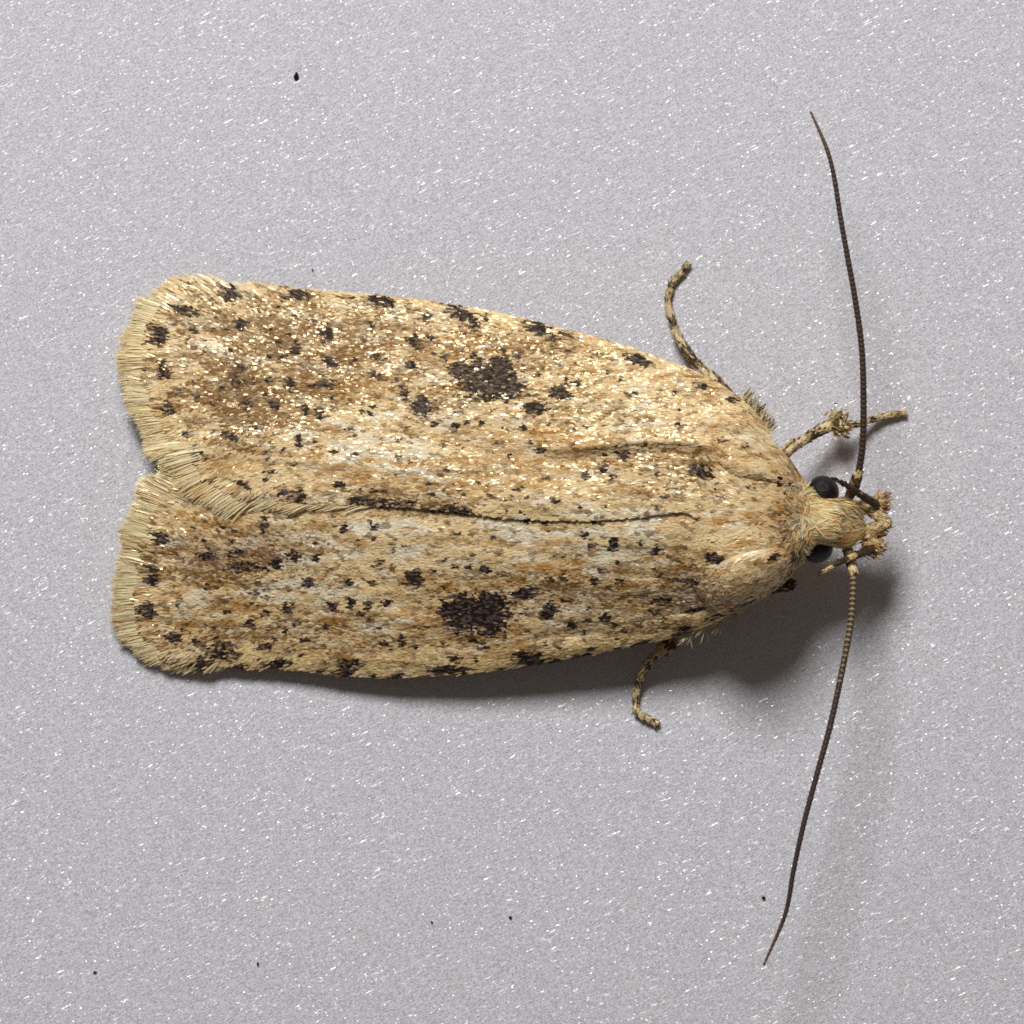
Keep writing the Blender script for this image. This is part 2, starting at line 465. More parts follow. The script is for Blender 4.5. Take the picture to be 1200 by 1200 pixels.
def pigment(px, py, r, shade=None):
    """base colour of the scale at plan position px,py; r = random generator (every scale has one flat colour)"""
    px, py = np.asarray(px, float), np.asarray(py, float)
    N = len(px)
    wob = (fbm(px / 7, py / 5, 5) - 0.5) * 1.0 + r.normal(0, 0.17, N)
    soft = (fbm(px / 26, py / 12, 9) - 0.5) * 1.5 + r.normal(0, 0.10, N)
    ya = py - 0.04 * px
    s1 = fbm(px / 75, ya / 12, 11)                        # streaks that run with the veins
    s2 = fbm(px / 26, ya / 7, 15)
    s3 = fbm(px / 12, ya / 5, 19)
    mix = lambda c, k, w: c * (1 - w[:, None]) + k * w[:, None]
    p = np.clip(blobs(px, py, PALE, soft, .7) + 3.2 * (0.45 - s2), 0, 1)
    o = np.clip(.7 * blobs(px, py, OCHRE, soft, .7) + 4.2 * (.45 * s1 + .55 * s3 - 0.505) - .45 * p, 0, 1)
    c = np.tile(C_BUFF, (N, 1))
    c = mix(c, C_PALE, p * 0.9)
    c = mix(c, C_OCHRE, o * 0.9)
    b = np.clip(blobs(px, py, BROWN, soft, .8) * (0.15 + 1.7 * s3), 0, 1)
    c = mix(c, C_BROWN, np.where(r.random(N) < b * .8, .85, b * .75))
    c = mix(c, C_BROWN, sstep(.59, .73, fbm(px / 9, ya / 3.6, 31)) * .65)
    c = mix(c, C_BROWN, sstep(.60, .74, fbm(px / 120, ya / 6, 33)) * .38)           # along the veins          # fine freckles and dashes
    c = mix(c, C_CREAM, blobs(px, py, CREAM, wob, .35) * .9)
    c = mix(c, C_BROWN * .6, blobs(px, py, SPECKS, wob, .4))
    d = np.maximum(blobs(px, py, DARK, wob * .75 + .03, .24), blobs(px, py, SPECKS2, wob * .8, .3))
    dk = np.where((r.random(N) < .38)[:, None], C_DARK2, C_DARK)
    keep = r.random(N) < np.clip(d * (.92 + .42 * fbm(px / 5, py / 5, 81)), 0, .97)
    if shade is not None:
        shade[:] = keep
    c = np.where(keep[:, None], dk, mix(c, C_BROWN, d * .75))
    c = c * (1 + r.normal(0, .06, N))[:, None]
    return np.clip(c, 0.01, .93)


# ------------------------------------------------------------------ body heights
SEC = np.array([  # x, y centre, half width, centre height, half height
    (400, 578, 12, .30, .12), (440, 580, 40, .32, .24), (520, 584, 74, .42, .36), (650, 592, 80, .46, .38), (760, 598, 76, .60, .48),
    (810, 602, 92, .86, .68), (845, 604, 116, 1.0, .84), (880, 605, 104, 1.06, .82), (905, 606, 88, 1.10, .74), (925, 607, 70, 1.12, .64),
    (942, 608, 46, 1.13, .50), (955, 609, 31, 1.14, .44), (970, 612, 28, 1.13, .42), (985, 613, 30, 1.06, .34), (997, 613, 28, .98, .28),
    (1006, 613, 19, .94, .18), (1010, 613, 5, .92, .05)], float)
_sx = catmull(SEC, 500)


def sec(x):
    return [np.interp(x, _sx[:, 0], _sx[:, k]) for k in (1, 2, 3, 4)]


def body_top(px, py):
    yc, hw, zc, hh = sec(px)
    t = np.clip(np.abs((py - yc) / hw), 0, 1)
    return zc + hh * (1 - t ** 2.9) ** (1 / 2.9)


# ------------------------------------------------------------------ wing surface
COSTA_U = [(905, 512), (893, 492), (872, 470), (840, 447), (800, 429), (750, 411), (700, 396), (640, 380), (580, 366), (520, 356), (460, 348),
           (400, 343), (350, 339), (300, 334), (262, 336)]
TERM_U = [(262, 336), (215, 354), (190, 388), (185, 425), (191, 470), (212, 512), (250, 548), (300, 580)]
DORS_U = [(826, 609), (800, 600), (760, 605), (680, 610), (600, 607), (520, 598), (440, 592), (370, 591), (300, 580)]
BASE_U = [(905, 512), (885, 545), (855, 580), (826, 609)]
COSTA_L = [(915, 684), (892, 702), (850, 724), (800, 744), (740, 757), (680, 770), (620, 780), (560, 788), (500, 792), (450, 794), (400, 791),
           (350, 784), (300, 782), (262, 778)]
TERM_L = [(262, 778), (215, 764), (184, 740), (176, 705), (178, 665), (188, 625), (205, 590), (240, 560)]
DORS_L = [(832, 604), (760, 590), (680, 582), (600, 576), (520, 570), (440, 564), (340, 560), (240, 560)]
BASE_L = [(915, 684), (890, 665), (860, 635), (832, 604)]

f_yu = curve1([(120, 400), (150, 370), (200, 348), (262, 334), (350, 338), (460, 347), (580, 365), (700, 395), (800, 428), (872, 468), (905, 505), (960, 560)])
f_yl = curve1([(120, 745), (150, 762), (200, 772), (262, 782), (350, 788), (450, 795), (560, 788), (680, 770), (800, 745), (892, 702), (915, 684), (960, 650)])
f_yc = curve1([(100, 556), (300, 568), (500, 580), (700, 596), (900, 606), (960, 608)])
f_zr = curve1([(90, .30), (140, .42), (220, .62), (300, .74), (500, 1.05), (700, 1.40), (800, 1.60), (860, 1.72), (900, 1.72), (960, 1.6)])
f_ze = curve1([(90, .12), (140, .18), (220, .20), (300, .22), (400, .32), (500, .46), (650, .66), (760, .80), (860, 1.0), (900, 1.12), (960, 1.2)])
f_zu = curve1([(90, .08), (140, .13), (220, .17), (300, .22), (400, .34), (500, .52), (650, .86), (760, 1.13), (860, 1.36), (900, 1.42), (960, 1.4)])
f_fold = curve1([(600, 540), (630, 533), (700, 523), (780, 518), (845, 526), (900, 540)])
f_crease = curve1([(520, 772), (600, 756), (640, 748), (700, 741), (780, 722), (850, 711), (900, 696), (940, 680)])


def wing_z(px, py):
    px, py = np.asarray(px, float), np.asarray(py, float)
    yc = f_yc(px)
    up = py < yc
    hw = np.where(up, yc - f_yu(px), f_yl(px) - yc)
    t = np.abs(py - yc) / np.maximum(hw, 20)
    pw = np.where(up, 1.62, 1.45)
    zr, ze = f_zr(px), np.where(up, f_zu(px), f_ze(px))
    z = ze + (zr - ze) * (1 - np.clip(t, 0, 1.15) ** pw)
    z = z - np.where(up, .025, .05) * np.clip((t - .90) / .10, 0, 1.6) ** 2 * sstep(200, 420, px)
    # long fold on the wing farther up the picture: steep outward face, short drop behind
    d = f_fold(px) - py
    a = 0.085 * sstep(610, 690, px) * (1 - sstep(830, 870, px))
    z = z + a * np.where(d > 0, np.clip(1 - d / 75, 0, 1) ** 1.4, np.clip(1 + d / 14, 0, 1) ** 1.5)
    # crease that sets the leading strip off on the other wing
    d = (py - f_crease(px))
    a = sstep(560, 680, px)
    z = z - a * 0.045 * np.exp(-(d / 4.0) ** 2) * (.2 + fbm(px / 25, 0 * px, 71, 2)) * .5
    # shallow waves along the veins
    z = z + 0.060 * (fbm(px / 110, (py - .05 * px) / 34, 41, 2) - .5) + 0.022 * (fbm(px / 34, py / 18, 43, 2) - .5)
    return z


def surf_normal(fz, px, py, e=2.0):
    dzx = (fz(px + e, py) - fz(px - e, py)) / (2 * e) * 100
    dzy = (fz(px, py + e) - fz(px, py - e)) / (2 * e) * 100
    return nrm(np.stack([-dzx, dzy, np.ones(len(px))], -1))


def ribbons(pos, nv, dv, L, W, tilt, roll, yaw, bend, rows, prof):
    """little blades: verts (N*rows*2,3), faces; base at pos, growing along dv over the surface with normal nv"""
    N = len(pos)
    dv = nrm(dv - nv * (dv * nv).sum(-1, keepdims=True))
    sv = np.cross(nv, dv)
    c, s = np.cos(yaw)[:, None], np.sin(yaw)[:, None]
    dv, sv = dv * c + sv * s, sv * c - dv * s
    c, s = np.cos(roll)[:, None], np.sin(roll)[:, None]
    sv, nv = sv * c + nv * s, nv * c - sv * s
    c, s = np.cos(tilt)[:, None], np.sin(tilt)[:, None]
    dv, nv = dv * c + nv * s, nv * c - dv * s
    ts = np.linspace(0, 1, rows)
    out = np.empty((N, rows, 2, 3))
    for k, (t, p) in enumerate(zip(ts, prof)):
        ctr = pos + dv * (L * t)[:, None] - nv * (bend * L * t * t)[:, None]
        h = sv * (W * p * .5)[:, None]
        out[:, k, 0], out[:, k, 1] = ctr - h, ctr + h
    b = (np.arange(N) * rows * 2)[:, None, None]
    k = np.arange(rows - 1)[None, :, None] * 2
    f = (b + k + np.array([0, 1, 3, 2])[None, None, :]).reshape(-1, 4)
    return out.reshape(-1, 3), f


def wing_dir(px, py, upper):
    """direction in which the scales point (plan, y down): towards the wing tip, fanned out near it"""
    F = np.array((470., 452.)) if upper else np.array((470., 690.))
    fan = nrm(np.stack([px - F[0], py - F[1]], -1))
    ax = nrm(np.stack([np.full(len(px), -1.0), np.full(len(px), -0.05 if upper else 0.03)], -1))
    w = (1 - sstep(250, 400, px))[:, None]
    d = nrm(ax * (1 - w) + fan * w)
    return d


def make_wing(name, label, curves, upper, parent):
    costa, term, dors, base = [np.asarray(c, float) for c in curves]
    nu, nv_ = 110, 44
    C, D = resample(costa, nu), resample(dors, nu)
    B, T = resample(base, nv_), resample(term, nv_)
    u, w = np.linspace(0, 1, nu)[:, None, None], np.linspace(0, 1, nv_)[None, :, None]
    G = (1 - w) * C[:, None] + w * D[:, None] + (1 - u) * B[None] + u * T[None] \
        - ((1 - u) * (1 - w) * C[0] + u * (1 - w) * C[-1] + (1 - u) * w * D[0] + u * w * D[-1])
    gx, gy = G[..., 0].ravel(), G[..., 1].ravel()
    lift = 0.035 if upper else -0.03

    def fz(x, y):
        z = wing_z(x, y)
        if upper:                                       # trailing edge lies over the other wing
            z = z + 0.018 * sstep(70, 10, np.abs(y - 600)) + .010
        else:
            z = z - 0.03 * sstep(630, 598, y)
        return np.maximum(z, 0.05)

    top = to_world(gx, gy, fz(gx, gy) - 0.012)
    bot = to_world(gx, gy, fz(gx, gy) - 0.034)
    r = np.random.default_rng(100 + upper)
    pc = np.concatenate([pigment(gx, gy, r), np.full((len(gx), 1), .8)], 1)
    n0 = len(top)
    f1, f2 = grid_faces(nu, nv_), grid_faces(nu, nv_, base=n0)[:, ::-1]
    ring = np.concatenate([np.arange(nv_), np.arange(1, nu) * nv_ + nv_ - 1, (nu - 1) * nv_ + np.arange(nv_ - 2, -1, -1), np.arange(nu - 2, 0, -1) * nv_])
    r2 = np.roll(ring, -1)
    f3 = np.stack([ring, ring + n0, r2 + n0, r2], -1)
    if upper:
        pass
    wing = mesh_obj(name, np.vstack([top, bot]), np.vstack([f1, f2, f3]), M_cuticle, parent, np.vstack([pc, pc]))
    wing['label'] = label
    poly = np.vstack([C, T[1:], D[::-1][1:], B[::-1][1:-1]])
    # ---- scales
    sx, sy = 1.9, 1.3
    X, Y = np.meshgrid(np.arange(160, 925, sx), np.arange(325, 805, sy), indexing='ij')
    X = (X + r.uniform(-1.2, 1.2, X.shape)).ravel()
    Y = (Y + r.uniform(-.9, .9, Y.shape)).ravel()
    past_strip = lambda x, y: ~inside(poly, x, y)
    Dv = wing_dir(T[:, 0], T[:, 1], upper)
    wob_e = 5 + 9 * vnoise(np.arange(len(T)) * .9, 0 * T[:, 0], 63)
    T2 = T + Dv * wob_e[:, None]
    poly2 = np.vstack([C, T2[1:], D[::-1][1:], B[::-1][1:-1]])
    ok = inside(poly2, X, Y)
    X, Y = X[ok], Y[ok]
    N = len(X)
    pz = fz(X, Y)
    pos = to_world(X, Y, pz + r.uniform(-.008, .004, N) + .012 * past_strip(X, Y))
    nn = surf_normal(fz, X, Y)
    dd = wing_dir(X, Y, upper)
    # near the leading edge the scales splay outwards
    edge = np.abs(Y - (f_yu(X) if upper else f_yl(X)))
    sp = sstep(24, 2, edge)[:, None] * np.array((0, -.22 if upper else .22))
    dd = nrm(dd + sp)
    dw = np.stack([dd[:, 0], -dd[:, 1], 0 * X], -1)
    past = ~inside(poly, X, Y)                               # long narrow scales at the root of the fringe
    L = r.uniform(.040, .066, N) * np.where(edge < 10, 1.5, 1) * np.where(past, 1.9, 1)
    W = r.uniform(.017, .029, N) * np.where(past, .85, 1)
    loose = .13 + .15 * sstep(235, 175, X)                 # scales stand less orderly at the wing margin
    verts, faces = ribbons(pos, nn, dw, L, W, r.normal(.040, .080, N), r.normal(0, 1, N) * loose + .6 * sstep(222, 182, X) * (vnoise(X / 30, Y / 22, 67) - .2), r.normal(0, .16, N), r.uniform(.0, .16, N), 3, (.55, 1, .72))
    isd = np.zeros(N, bool)
    c = pigment(X, Y, r, isd)
    # glossy scales stand in patches among silky ones; the dark ones are dull
    patch = sstep(.36, .66, fbm(X / 30, Y / 17, 77))
    a = np.where(r.random(N) < .24 + .52 * patch, r.random(N) * .5, .6 + .4 * r.random(N))
    a = np.where(isd & (r.random(N) < .75), 1.0, a)
    cc = np.repeat(np.concatenate([c, a[:, None]], 1), 6, axis=0)
    o = mesh_obj('wing_scales', verts, faces, M_scale, wing, cc, smooth=False)
    o['kind'] = 'stuff'
    # ---- fringe
    rows = []
    tl = resample(term, 500)
    tg = np.gradient(tl, axis=0)
    for k in range(13000):
        q = r.random()
        i = int(q * 499)
        p = tl[i] + r.normal(0, 2, 2)
        depth = r.random() ** 1.2 * 26
        dirn = wing_dir(p[:1] * 1.0, p[1:] * 1.0, upper)[0]
        rows.append((p[0] - dirn[0] * depth, p[1] - dirn[1] * depth, dirn[0], dirn[1], depth, q))
    if upper:                                               # long hair of the trailing corner, lying over the other wing
        dl = resample(DORS_U, 600)
        for k in range(1100):
            q = r.random() ** .8
            i = int(430 + q * 169)
            p = dl[i] + np.array((r.normal(0, 5), -r.random() ** 1.5 * 26))
            dirn = nrm(np.array((-1., .10 + .30 * q + r.normal(0, .05))))
            rows.append((p[0], p[1], dirn[0], dirn[1], 14, .93 + .07 * q))
    R = np.array(rows)
    N = len(R)
    X, Y = R[:, 0], R[:, 1]
    clump = fbm(X / 7, Y / 7, 51)
    if upper:
        flen = np.interp(R[:, 5], [0, .12, .3, .5, .62, .75, .9, 1], [.30, .40, .48, .46, .46, .46, .46, .42])
    else:
        flen = np.interp(R[:, 5], [0, .12, .3, .5, .7, 1], [.20, .34, .46, .46, .46, .46])
    notch = .86 + .32 * vnoise(R[:, 5] * 34, 0 * X, 61)
    L = .92 * flen * notch * (.70 + .36 * r.random(N) ** .8) * (.93 + .14 * clump) + R[:, 4] / 100
    L = np.where(R[:, 4] == 14, r.uniform(.18, .36, N), L)
    W = r.uniform(.010, .021, N)
    pz = fz(X, Y)
    layer = r.uniform(-.030, -.010, N)
    pos = to_world(X, Y, np.maximum(pz + layer, .03))
    nn = surf_normal(fz, X, Y)
    dw = np.stack([R[:, 2], -R[:, 3], 0 * X], -1)
    twist = .75 * (vnoise(R[:, 5] * 11, 0 * X, 65) - .25)      # bundles of the fringe are twisted a little
    yaw = r.normal(0, .07, N) + (fbm(X / 20, Y / 20, 55) - .5) * .45
    v, f = ribbons(pos, nn, dw, L, W, r.normal(.008, .014, N), r.normal(0, .20, N) + twist, yaw, r.uniform(.0, .10, N), 4, (.8, 1, .8, .2))
    v[:, 2] = np.maximum(v[:, 2], .015)
    t = r.random(N)
    band = fbm(X / 16, Y / 9, 57)
    cols = np.where((band < .42)[:, None], lin((246, 216, 160)), lin((252, 234, 188)))
    cols = np.where((t < .06)[:, None], lin((160, 130, 86)), cols)
    cols = np.where((t > .75)[:, None], lin((244, 228, 188)), cols)
    cols = cols * (1 + r.normal(0, .10, N))[:, None]
    cc = np.repeat(np.concatenate([cols, (r.random(N)[:, None])], 1), 8, axis=0)
    vx, vy = v[:, 0] * 100 + 600, 600 - v[:, 1] * 100
    d = blobs(vx, vy, DARK, np.repeat(r.normal(0, .18, N), 8), .3)
    d = d * .35 * (np.tile(np.repeat([1, .9, .3, 0], 2), N))
    cc[:, :3] = cc[:, :3] * (1 - d[:, None]) + C_DARK * d[:, None]
    o = mesh_obj('fringe', v, f, M_fringe, wing, np.clip(cc, .008, 1), smooth=False)
    o['kind'] = 'stuff'
    return wing


# ------------------------------------------------------------------ tubes (legs, antennae, palps)
def tube(pts, radii, n=60, sides=10, mod=None, cap=True):
    """pts rows (px,py,z), radii in hundredths -> world verts, faces, along (0..1), centre, normals"""
    P = resample(np.asarray(pts, float) * np.array((1, 1, 100.0)), n)
    t = np.linspace(0, 1, n)
    rad = np.interp(t, np.linspace(0, 1, len(radii)), radii) / 100
    if mod is not None:
        rad = rad * mod(t)
    W = to_world(P[:, 0], P[:, 1], P[:, 2] / 100)
    T = nrm(np.gradient(W, axis=0))
    up = np.array((0, 0, 1.0))
    s = nrm(np.cross(T, up))
    b = np.cross(s, T)
    a = np.linspace(0, 2 * math.pi, sides, endpoint=False)
    nn = s[:, None] * np.cos(a)[None, :, None] + b[:, None] * np.sin(a)[None, :, None]
    V = W[:, None] + nn * rad[:, None, None]
    f = grid_faces(n, sides, wrap=True)
    V = V.reshape(-1, 3)
    nb = len(V)
    V = np.vstack([V, W[0] - T[0] * rad[0] * .5, W[-1] + T[-1] * rad[-1] * .6])
    j = np.arange(sides)
    c1 = np.stack([j, (j + 1) % sides, np.full(sides, nb)], -1)
    c2 = np.stack([(n - 1) * sides + (j + 1) % sides, (n - 1) * sides + j, np.full(sides, nb + 1)], -1)
    along = np.concatenate([np.repeat(t, sides), [0, 1]])
    return V, [f, c1, c2], along, dict(W=W, T=T, s=s, b=b, rad=rad, t=t)


def tube_obj(name, pts, radii, cfun, parent, n=60, sides=10, mod=None, scales=0, sl=.07, sw=.032, tilt=.25, seed=0, mat=None):
    V, F, al, info = tube(pts, radii, n, sides, mod)
    r = np.random.default_rng(900 + seed)
    ang = np.concatenate([np.tile(np.arange(sides) / sides * 2 * math.pi, n), [0, 0]])
    C = cfun(al, ang, r)
    o = mesh_obj(name, V, F, mat or M_cuticle, parent, np.concatenate([C, np.full((len(C), 1), .6)], 1))
    if scales:
        t = r.random(scales)
        a = r.uniform(0, 2 * math.pi, scales)
        g = lambda A: np.stack([np.interp(t, info['t'], A[:, k]) for k in range(3)], -1)
        W, T, s, b = g(info['W']), nrm(g(info['T'])), nrm(g(info['s'])), nrm(g(info['b']))
        rad = np.interp(t, info['t'], info['rad'])
        nn = s * np.cos(a)[:, None] + b * np.sin(a)[:, None]
        pos = W + nn * (rad - .004)[:, None]
        v, f = ribbons(pos, nn, T, r.uniform(.7, 1.3, scales) * sl, r.uniform(.7, 1.2, scales) * sw, r.normal(tilt, .12, scales),
                       r.normal(0, .2, scales), r.normal(0, .2, scales), r.uniform(0, .2, scales), 3, (.5, 1, .6))
        v[:, 2] = np.maximum(v[:, 2], .01)
        c = cfun(t, a, r)
        cc = np.repeat(np.concatenate([c, r.random((scales, 1))], 1), 6, axis=0)
        so = mesh_obj(name + '_scales', v, f, M_hair, o, cc, smooth=False)
        so['kind'] = 'stuff'
    return o


def cmix(vals, pal, r, N, jit=.12):
    c = np.array([lin(p) for p in pal])[vals]
    return np.clip(c * (1 + r.normal(0, jit, N))[:, None], .006, .9)


# ------------------------------------------------------------------ the moth
moth = bpy.data.objects.new('moth', None)
col.objects.link(moth)
tag(moth, label='buff moth with black-speckled wings folded flat, resting on sparkling paper', category='moth')

# body: one continuous skin from abdomen to head
nu, nv_ = 150, 36
xs = np.concatenate([np.linspace(400, 800, 40), np.linspace(804, 1010, nu - 40)])
yc, hw, zc, hh = sec(xs)
a = np.linspace(0, 2 * math.pi, nv_, endpoint=False)
ca, sa = np.cos(a), np.sin(a)
se = lambda q: np.sign(q) * np.abs(q) ** (2 / 2.9)
by = yc[:, None] + hw[:, None] * se(ca)[None]
bz = zc[:, None] + hh[:, None] * se(sa)[None]
bx = np.repeat(xs[:, None], nv_, 1)
V = to_world(bx.ravel(), by.ravel(), np.maximum(bz.ravel(), .06))
V = np.vstack([V, to_world(398, 578, .30), to_world(1012, 613, .92)])
j = np.arange(nv_)
cap0 = np.stack([j, (j + 1) % nv_, np.full(nv_, nu * nv_)], -1)
cap1 = np.stack([(nu - 1) * nv_ + (j + 1) % nv_, (nu - 1) * nv_ + j, np.full(nv_, nu * nv_ + 1)], -1)
r = np.random.default_rng(5)
bc = pigment(np.append(bx.ravel(), (398, 1012)), np.append(by.ravel(), (578, 612)), r)
flank = np.append(np.tile(sa < .55, nu), (True, True))              # the flanks carry plain buff-brown hair scales
fn = fbm(np.append(bx.ravel(), (0, 0)) / 14, np.append(bz.ravel(), (0, 0)) * 20, 83)
bc[flank] = lin((176, 142, 92)) * (.55 + .9 * fn[flank])[:, None]
body = mesh_obj('body', V, [grid_faces(nu, nv_, wrap=True)[:, ::-1], cap0, cap1], M_cuticle, moth, np.concatenate([bc, np.full((len(bc), 1), .8)], 1))
body['label'] = 'ochre thorax and narrow tufted head'

make_wing('forewing', 'glittering forewing overlapping the other', (COSTA_U, TERM_U, DORS_U, BASE_U), True, moth)
make_wing('forewing', 'matt forewing with cream and black leading edge', (COSTA_L, TERM_L, DORS_L, BASE_L), False, moth)


def body_scales(name, N, xr, yr, L, W, tiltm, dfun, cfun, parent, seed, keep=None, off=0.0, mat=M_hair, heights=body_top, rolls=.18, yaws=.2, bend=(.02, .18)):
    r = np.random.default_rng(seed)
    X, Y = r.uniform(*xr, N), r.uniform(*yr, N)
    yc, hw, zc, hh = sec(X)
    ok = np.abs(Y - yc) < hw * .985
    if keep is not None:
        ok &= keep(X, Y)
    X, Y = X[ok], Y[ok]
    N = len(X)
    pos = to_world(X, Y, heights(X, Y) + off + r.uniform(-.01, .01, N))
    nn = surf_normal(heights, X, Y)
    d = dfun(X, Y, r)
    dw = np.stack([d[:, 0], -d[:, 1], 0 * X], -1)
    v, f = ribbons(pos, nn, dw, r.uniform(*L, N), r.uniform(*W, N), r.normal(tiltm, .09, N), r.normal(0, rolls, N), r.normal(0, yaws, N),
                   r.uniform(*bend, N), 4, (.6, 1, .9, .35))
    c = cfun(X, Y, r)
    cc = np.repeat(np.concatenate([c, r.random((N, 1))], 1), 8, axis=0)
    o = mesh_obj(name, v, f, mat, parent, cc, smooth=False)
    o['kind'] = 'stuff'
    return o


back = lambda X, Y, r: nrm(np.stack([-np.ones(len(X)), (Y - 606) / 160 * sstep(940, 850, X)], -1))
body_scales('thorax_scales', 44000, (800, 948), (470, 735), (.055, .10), (.024, .040), .035, back, pigment, body, 31, mat=M_scale)


# shoulder flaps
def tegula(outline, centre, h, parent, seed, label, tipdir):
    O = resample(np.vstack([outline, outline[:1]]), 49)[:-1]
    cx, cy = centre
    nr = 12
    rads = np.linspace(0.02, 1, nr)

    def fz_factory():
        ang = np.arctan2(O[:, 1] - cy, O[:, 0] - cx)
        rr_ = np.hypot(O[:, 1] - cy, O[:, 0] - cx)
        od = np.argsort(ang)
        A, Rr = ang[od], rr_[od]
        A = np.concatenate([A - 2 * math.pi, A, A + 2 * math.pi])
        Rr = np.tile(Rr, 3)

        def rel(x, y):
            return np.hypot(x - cx, y - cy) / np.interp(np.arctan2(y - cy, x - cx), A, Rr)
        return rel
    rel = fz_factory()

    def fz(x, y):
        q = np.clip(rel(x, y), 0, 1.2)
        base = np.maximum(body_top(x, y), wing_z(x, y) + .02)
        base0 = np.maximum(body_top(cx + 0 * x, cy + 0 * y), wing_z(cx + 0 * x, cy + 0 * y) + .02)
        b = base * .75 + base0 * .25 * (1 - .25 * q)
        return np.maximum(base + .015, b) + h * np.sqrt(np.clip(1 - q ** 2, 0, 1))

    px = (cx + (O[None, :, 0] - cx) * rads[:, None]).ravel()
    py = (cy + (O[None, :, 1] - cy) * rads[:, None]).ravel()
    v = to_world(px, py, fz(px, py))
    v2 = to_world(px[-48:], py[-48:], fz(px[-48:], py[-48:]) - .09)
    r = np.random.default_rng(seed)
    f = grid_faces(nr, 48, wrap=True)
    k = np.arange(48)
    f2 = np.stack([(nr - 1) * 48 + k, nr * 48 + k, nr * 48 + (k + 1) % 48, (nr - 1) * 48 + (k + 1) % 48], -1)
    c0 = np.stack([(k + 1) % 48, k, np.full(48, (nr + 1) * 48)], -1)
    V = np.vstack([v, v2, to_world(cx, cy, fz(np.array([cx]), np.array([cy]))[0])[None]])
    pc = pigment(np.concatenate([px, px[-48:], [cx]]), np.concatenate([py, py[-48:], [cy]]), r)
    o = mesh_obj('shoulder_flap', V, [f, f2, c0], M_cuticle, parent, np.concatenate([pc, np.full((len(pc), 1), .8)], 1))
    o['label'] = label
    N = 20000
    X, Y = r.uniform(O[:, 0].min(), O[:, 0].max(), N), r.uniform(O[:, 1].min(), O[:, 1].max(), N)
    ok = inside(O, X, Y)
    X, Y = X[ok], Y[ok]
    N = len(X)
    pos = to_world(X, Y, fz(X, Y) + r.uniform(-.008, .006, N))
    nn = surf_normal(fz, X, Y, 3.0)
    d = np.tile(nrm(np.array(tipdir, float)), (N, 1))
    dw = np.stack([d[:, 0], -d[:, 1], 0 * X], -1)
    q = rel(X, Y)
    vv, ff = ribbons(pos, nn, dw, r.uniform(.055, .10, N), r.uniform(.024, .040, N), r.normal(.035, .06, N), r.normal(0, .13, N), r.normal(0, .18, N),
                     r.uniform(.05, .25, N), 4, (.6, 1, .9, .45))
    c = pigment(X, Y, r)
    cc = np.repeat(np.concatenate([c, r.random((N, 1))], 1), 8, axis=0)
    so = mesh_obj('flap_scales', vv, ff, M_scale, o, cc, smooth=False)
    so['kind'] = 'stuff'


tegula(np.array([(843, 512), (858, 494), (884, 500), (908, 520), (930, 548), (941, 572), (918, 566), (884, 560), (856, 552), (840, 534)], float),
       (888, 532), .09, moth, 61, 'shoulder flap beside the foreleg', (-1, -.12))
tegula(np.array([(842, 672), (850, 658), (880, 648), (912, 644), (936, 650), (926, 676), (900, 694), (866, 706), (846, 700)], float),
       (885, 674), .08, moth, 62, 'shaded shoulder flap on the shadow side', (-1, .22))

# head hair
hb = [lin((253, 222, 162)), lin((248, 206, 142)), lin((226, 172, 104)), lin((254, 238, 202))]


def head_col(X, Y, r):
    k = r.choice(4, len(X), p=[.45, .27, .10, .18])
    return np.clip(np.array(hb)[k] * (1 + r.normal(0, .1, len(X)))[:, None], .01, .9)


def crown_dir(X, Y, r):
    up = Y < 612
    fx, fy = np.where(up, 950, 948), np.where(up, 590, 628)
    d = np.stack([(X - fx) + 16, (Y - fy) * .9 + np.where(up, 4, -2)], -1)
    return nrm(nrm(d) + np.array((.8, 0)) + r.normal(0, .07, d.shape))


body_scales('head_hair', 8500, (938, 1008), (566, 654), (.10, .22), (.010, .020), .07, crown_dir, head_col, body, 33, rolls=.2, yaws=.09, bend=(.02, .2))
body_scales('nape_hair', 2600, (926, 950), (566, 652), (.08, .16), (.010, .018), .14,
            lambda X, Y, r: nrm(np.stack([-.6 + r.normal(0, .5, len(X)), np.sign(Y - 609) * .5 + r.normal(0, .5, len(X))], -1)),
            lambda X, Y, r: np.where((r.random(len(X)) < .4)[:, None], pigment(X, Y, r), head_col(X, Y, r)), body, 34, rolls=.3, bend=(.05, .3))


# eyes
def ellipsoid(name, c, rad, mat, parent, n=28, m=20):
    th = np.linspace(0.02, math.pi - .02, m)
    ph = np.linspace(0, 2 * math.pi, n, endpoint=False)
    T, P = np.meshgrid(th, ph, indexing='ij')
    w = to_world(c[0], c[1], c[2])
    v = w + np.stack([np.sin(T) * np.cos(P) * rad[0], np.sin(T) * np.sin(P) * rad[1], np.cos(T) * rad[2]], -1).reshape(-1, 3)
    return mesh_obj(name, v, grid_faces(m, n, wrap=True), mat, parent)


ellipsoid('eye', (964, 577, 1.12), (.19, .195, .22), M_eye, body)
ellipsoid('eye', (957, 641, 1.12), (.19, .185, .22), M_eye, body)

# antennae: ringed flagellum with a thicker scape
NSEG = 78


def ant_mod(t):
    return .86 + .26 * ((t * NSEG) % 1.0) ** 1.5


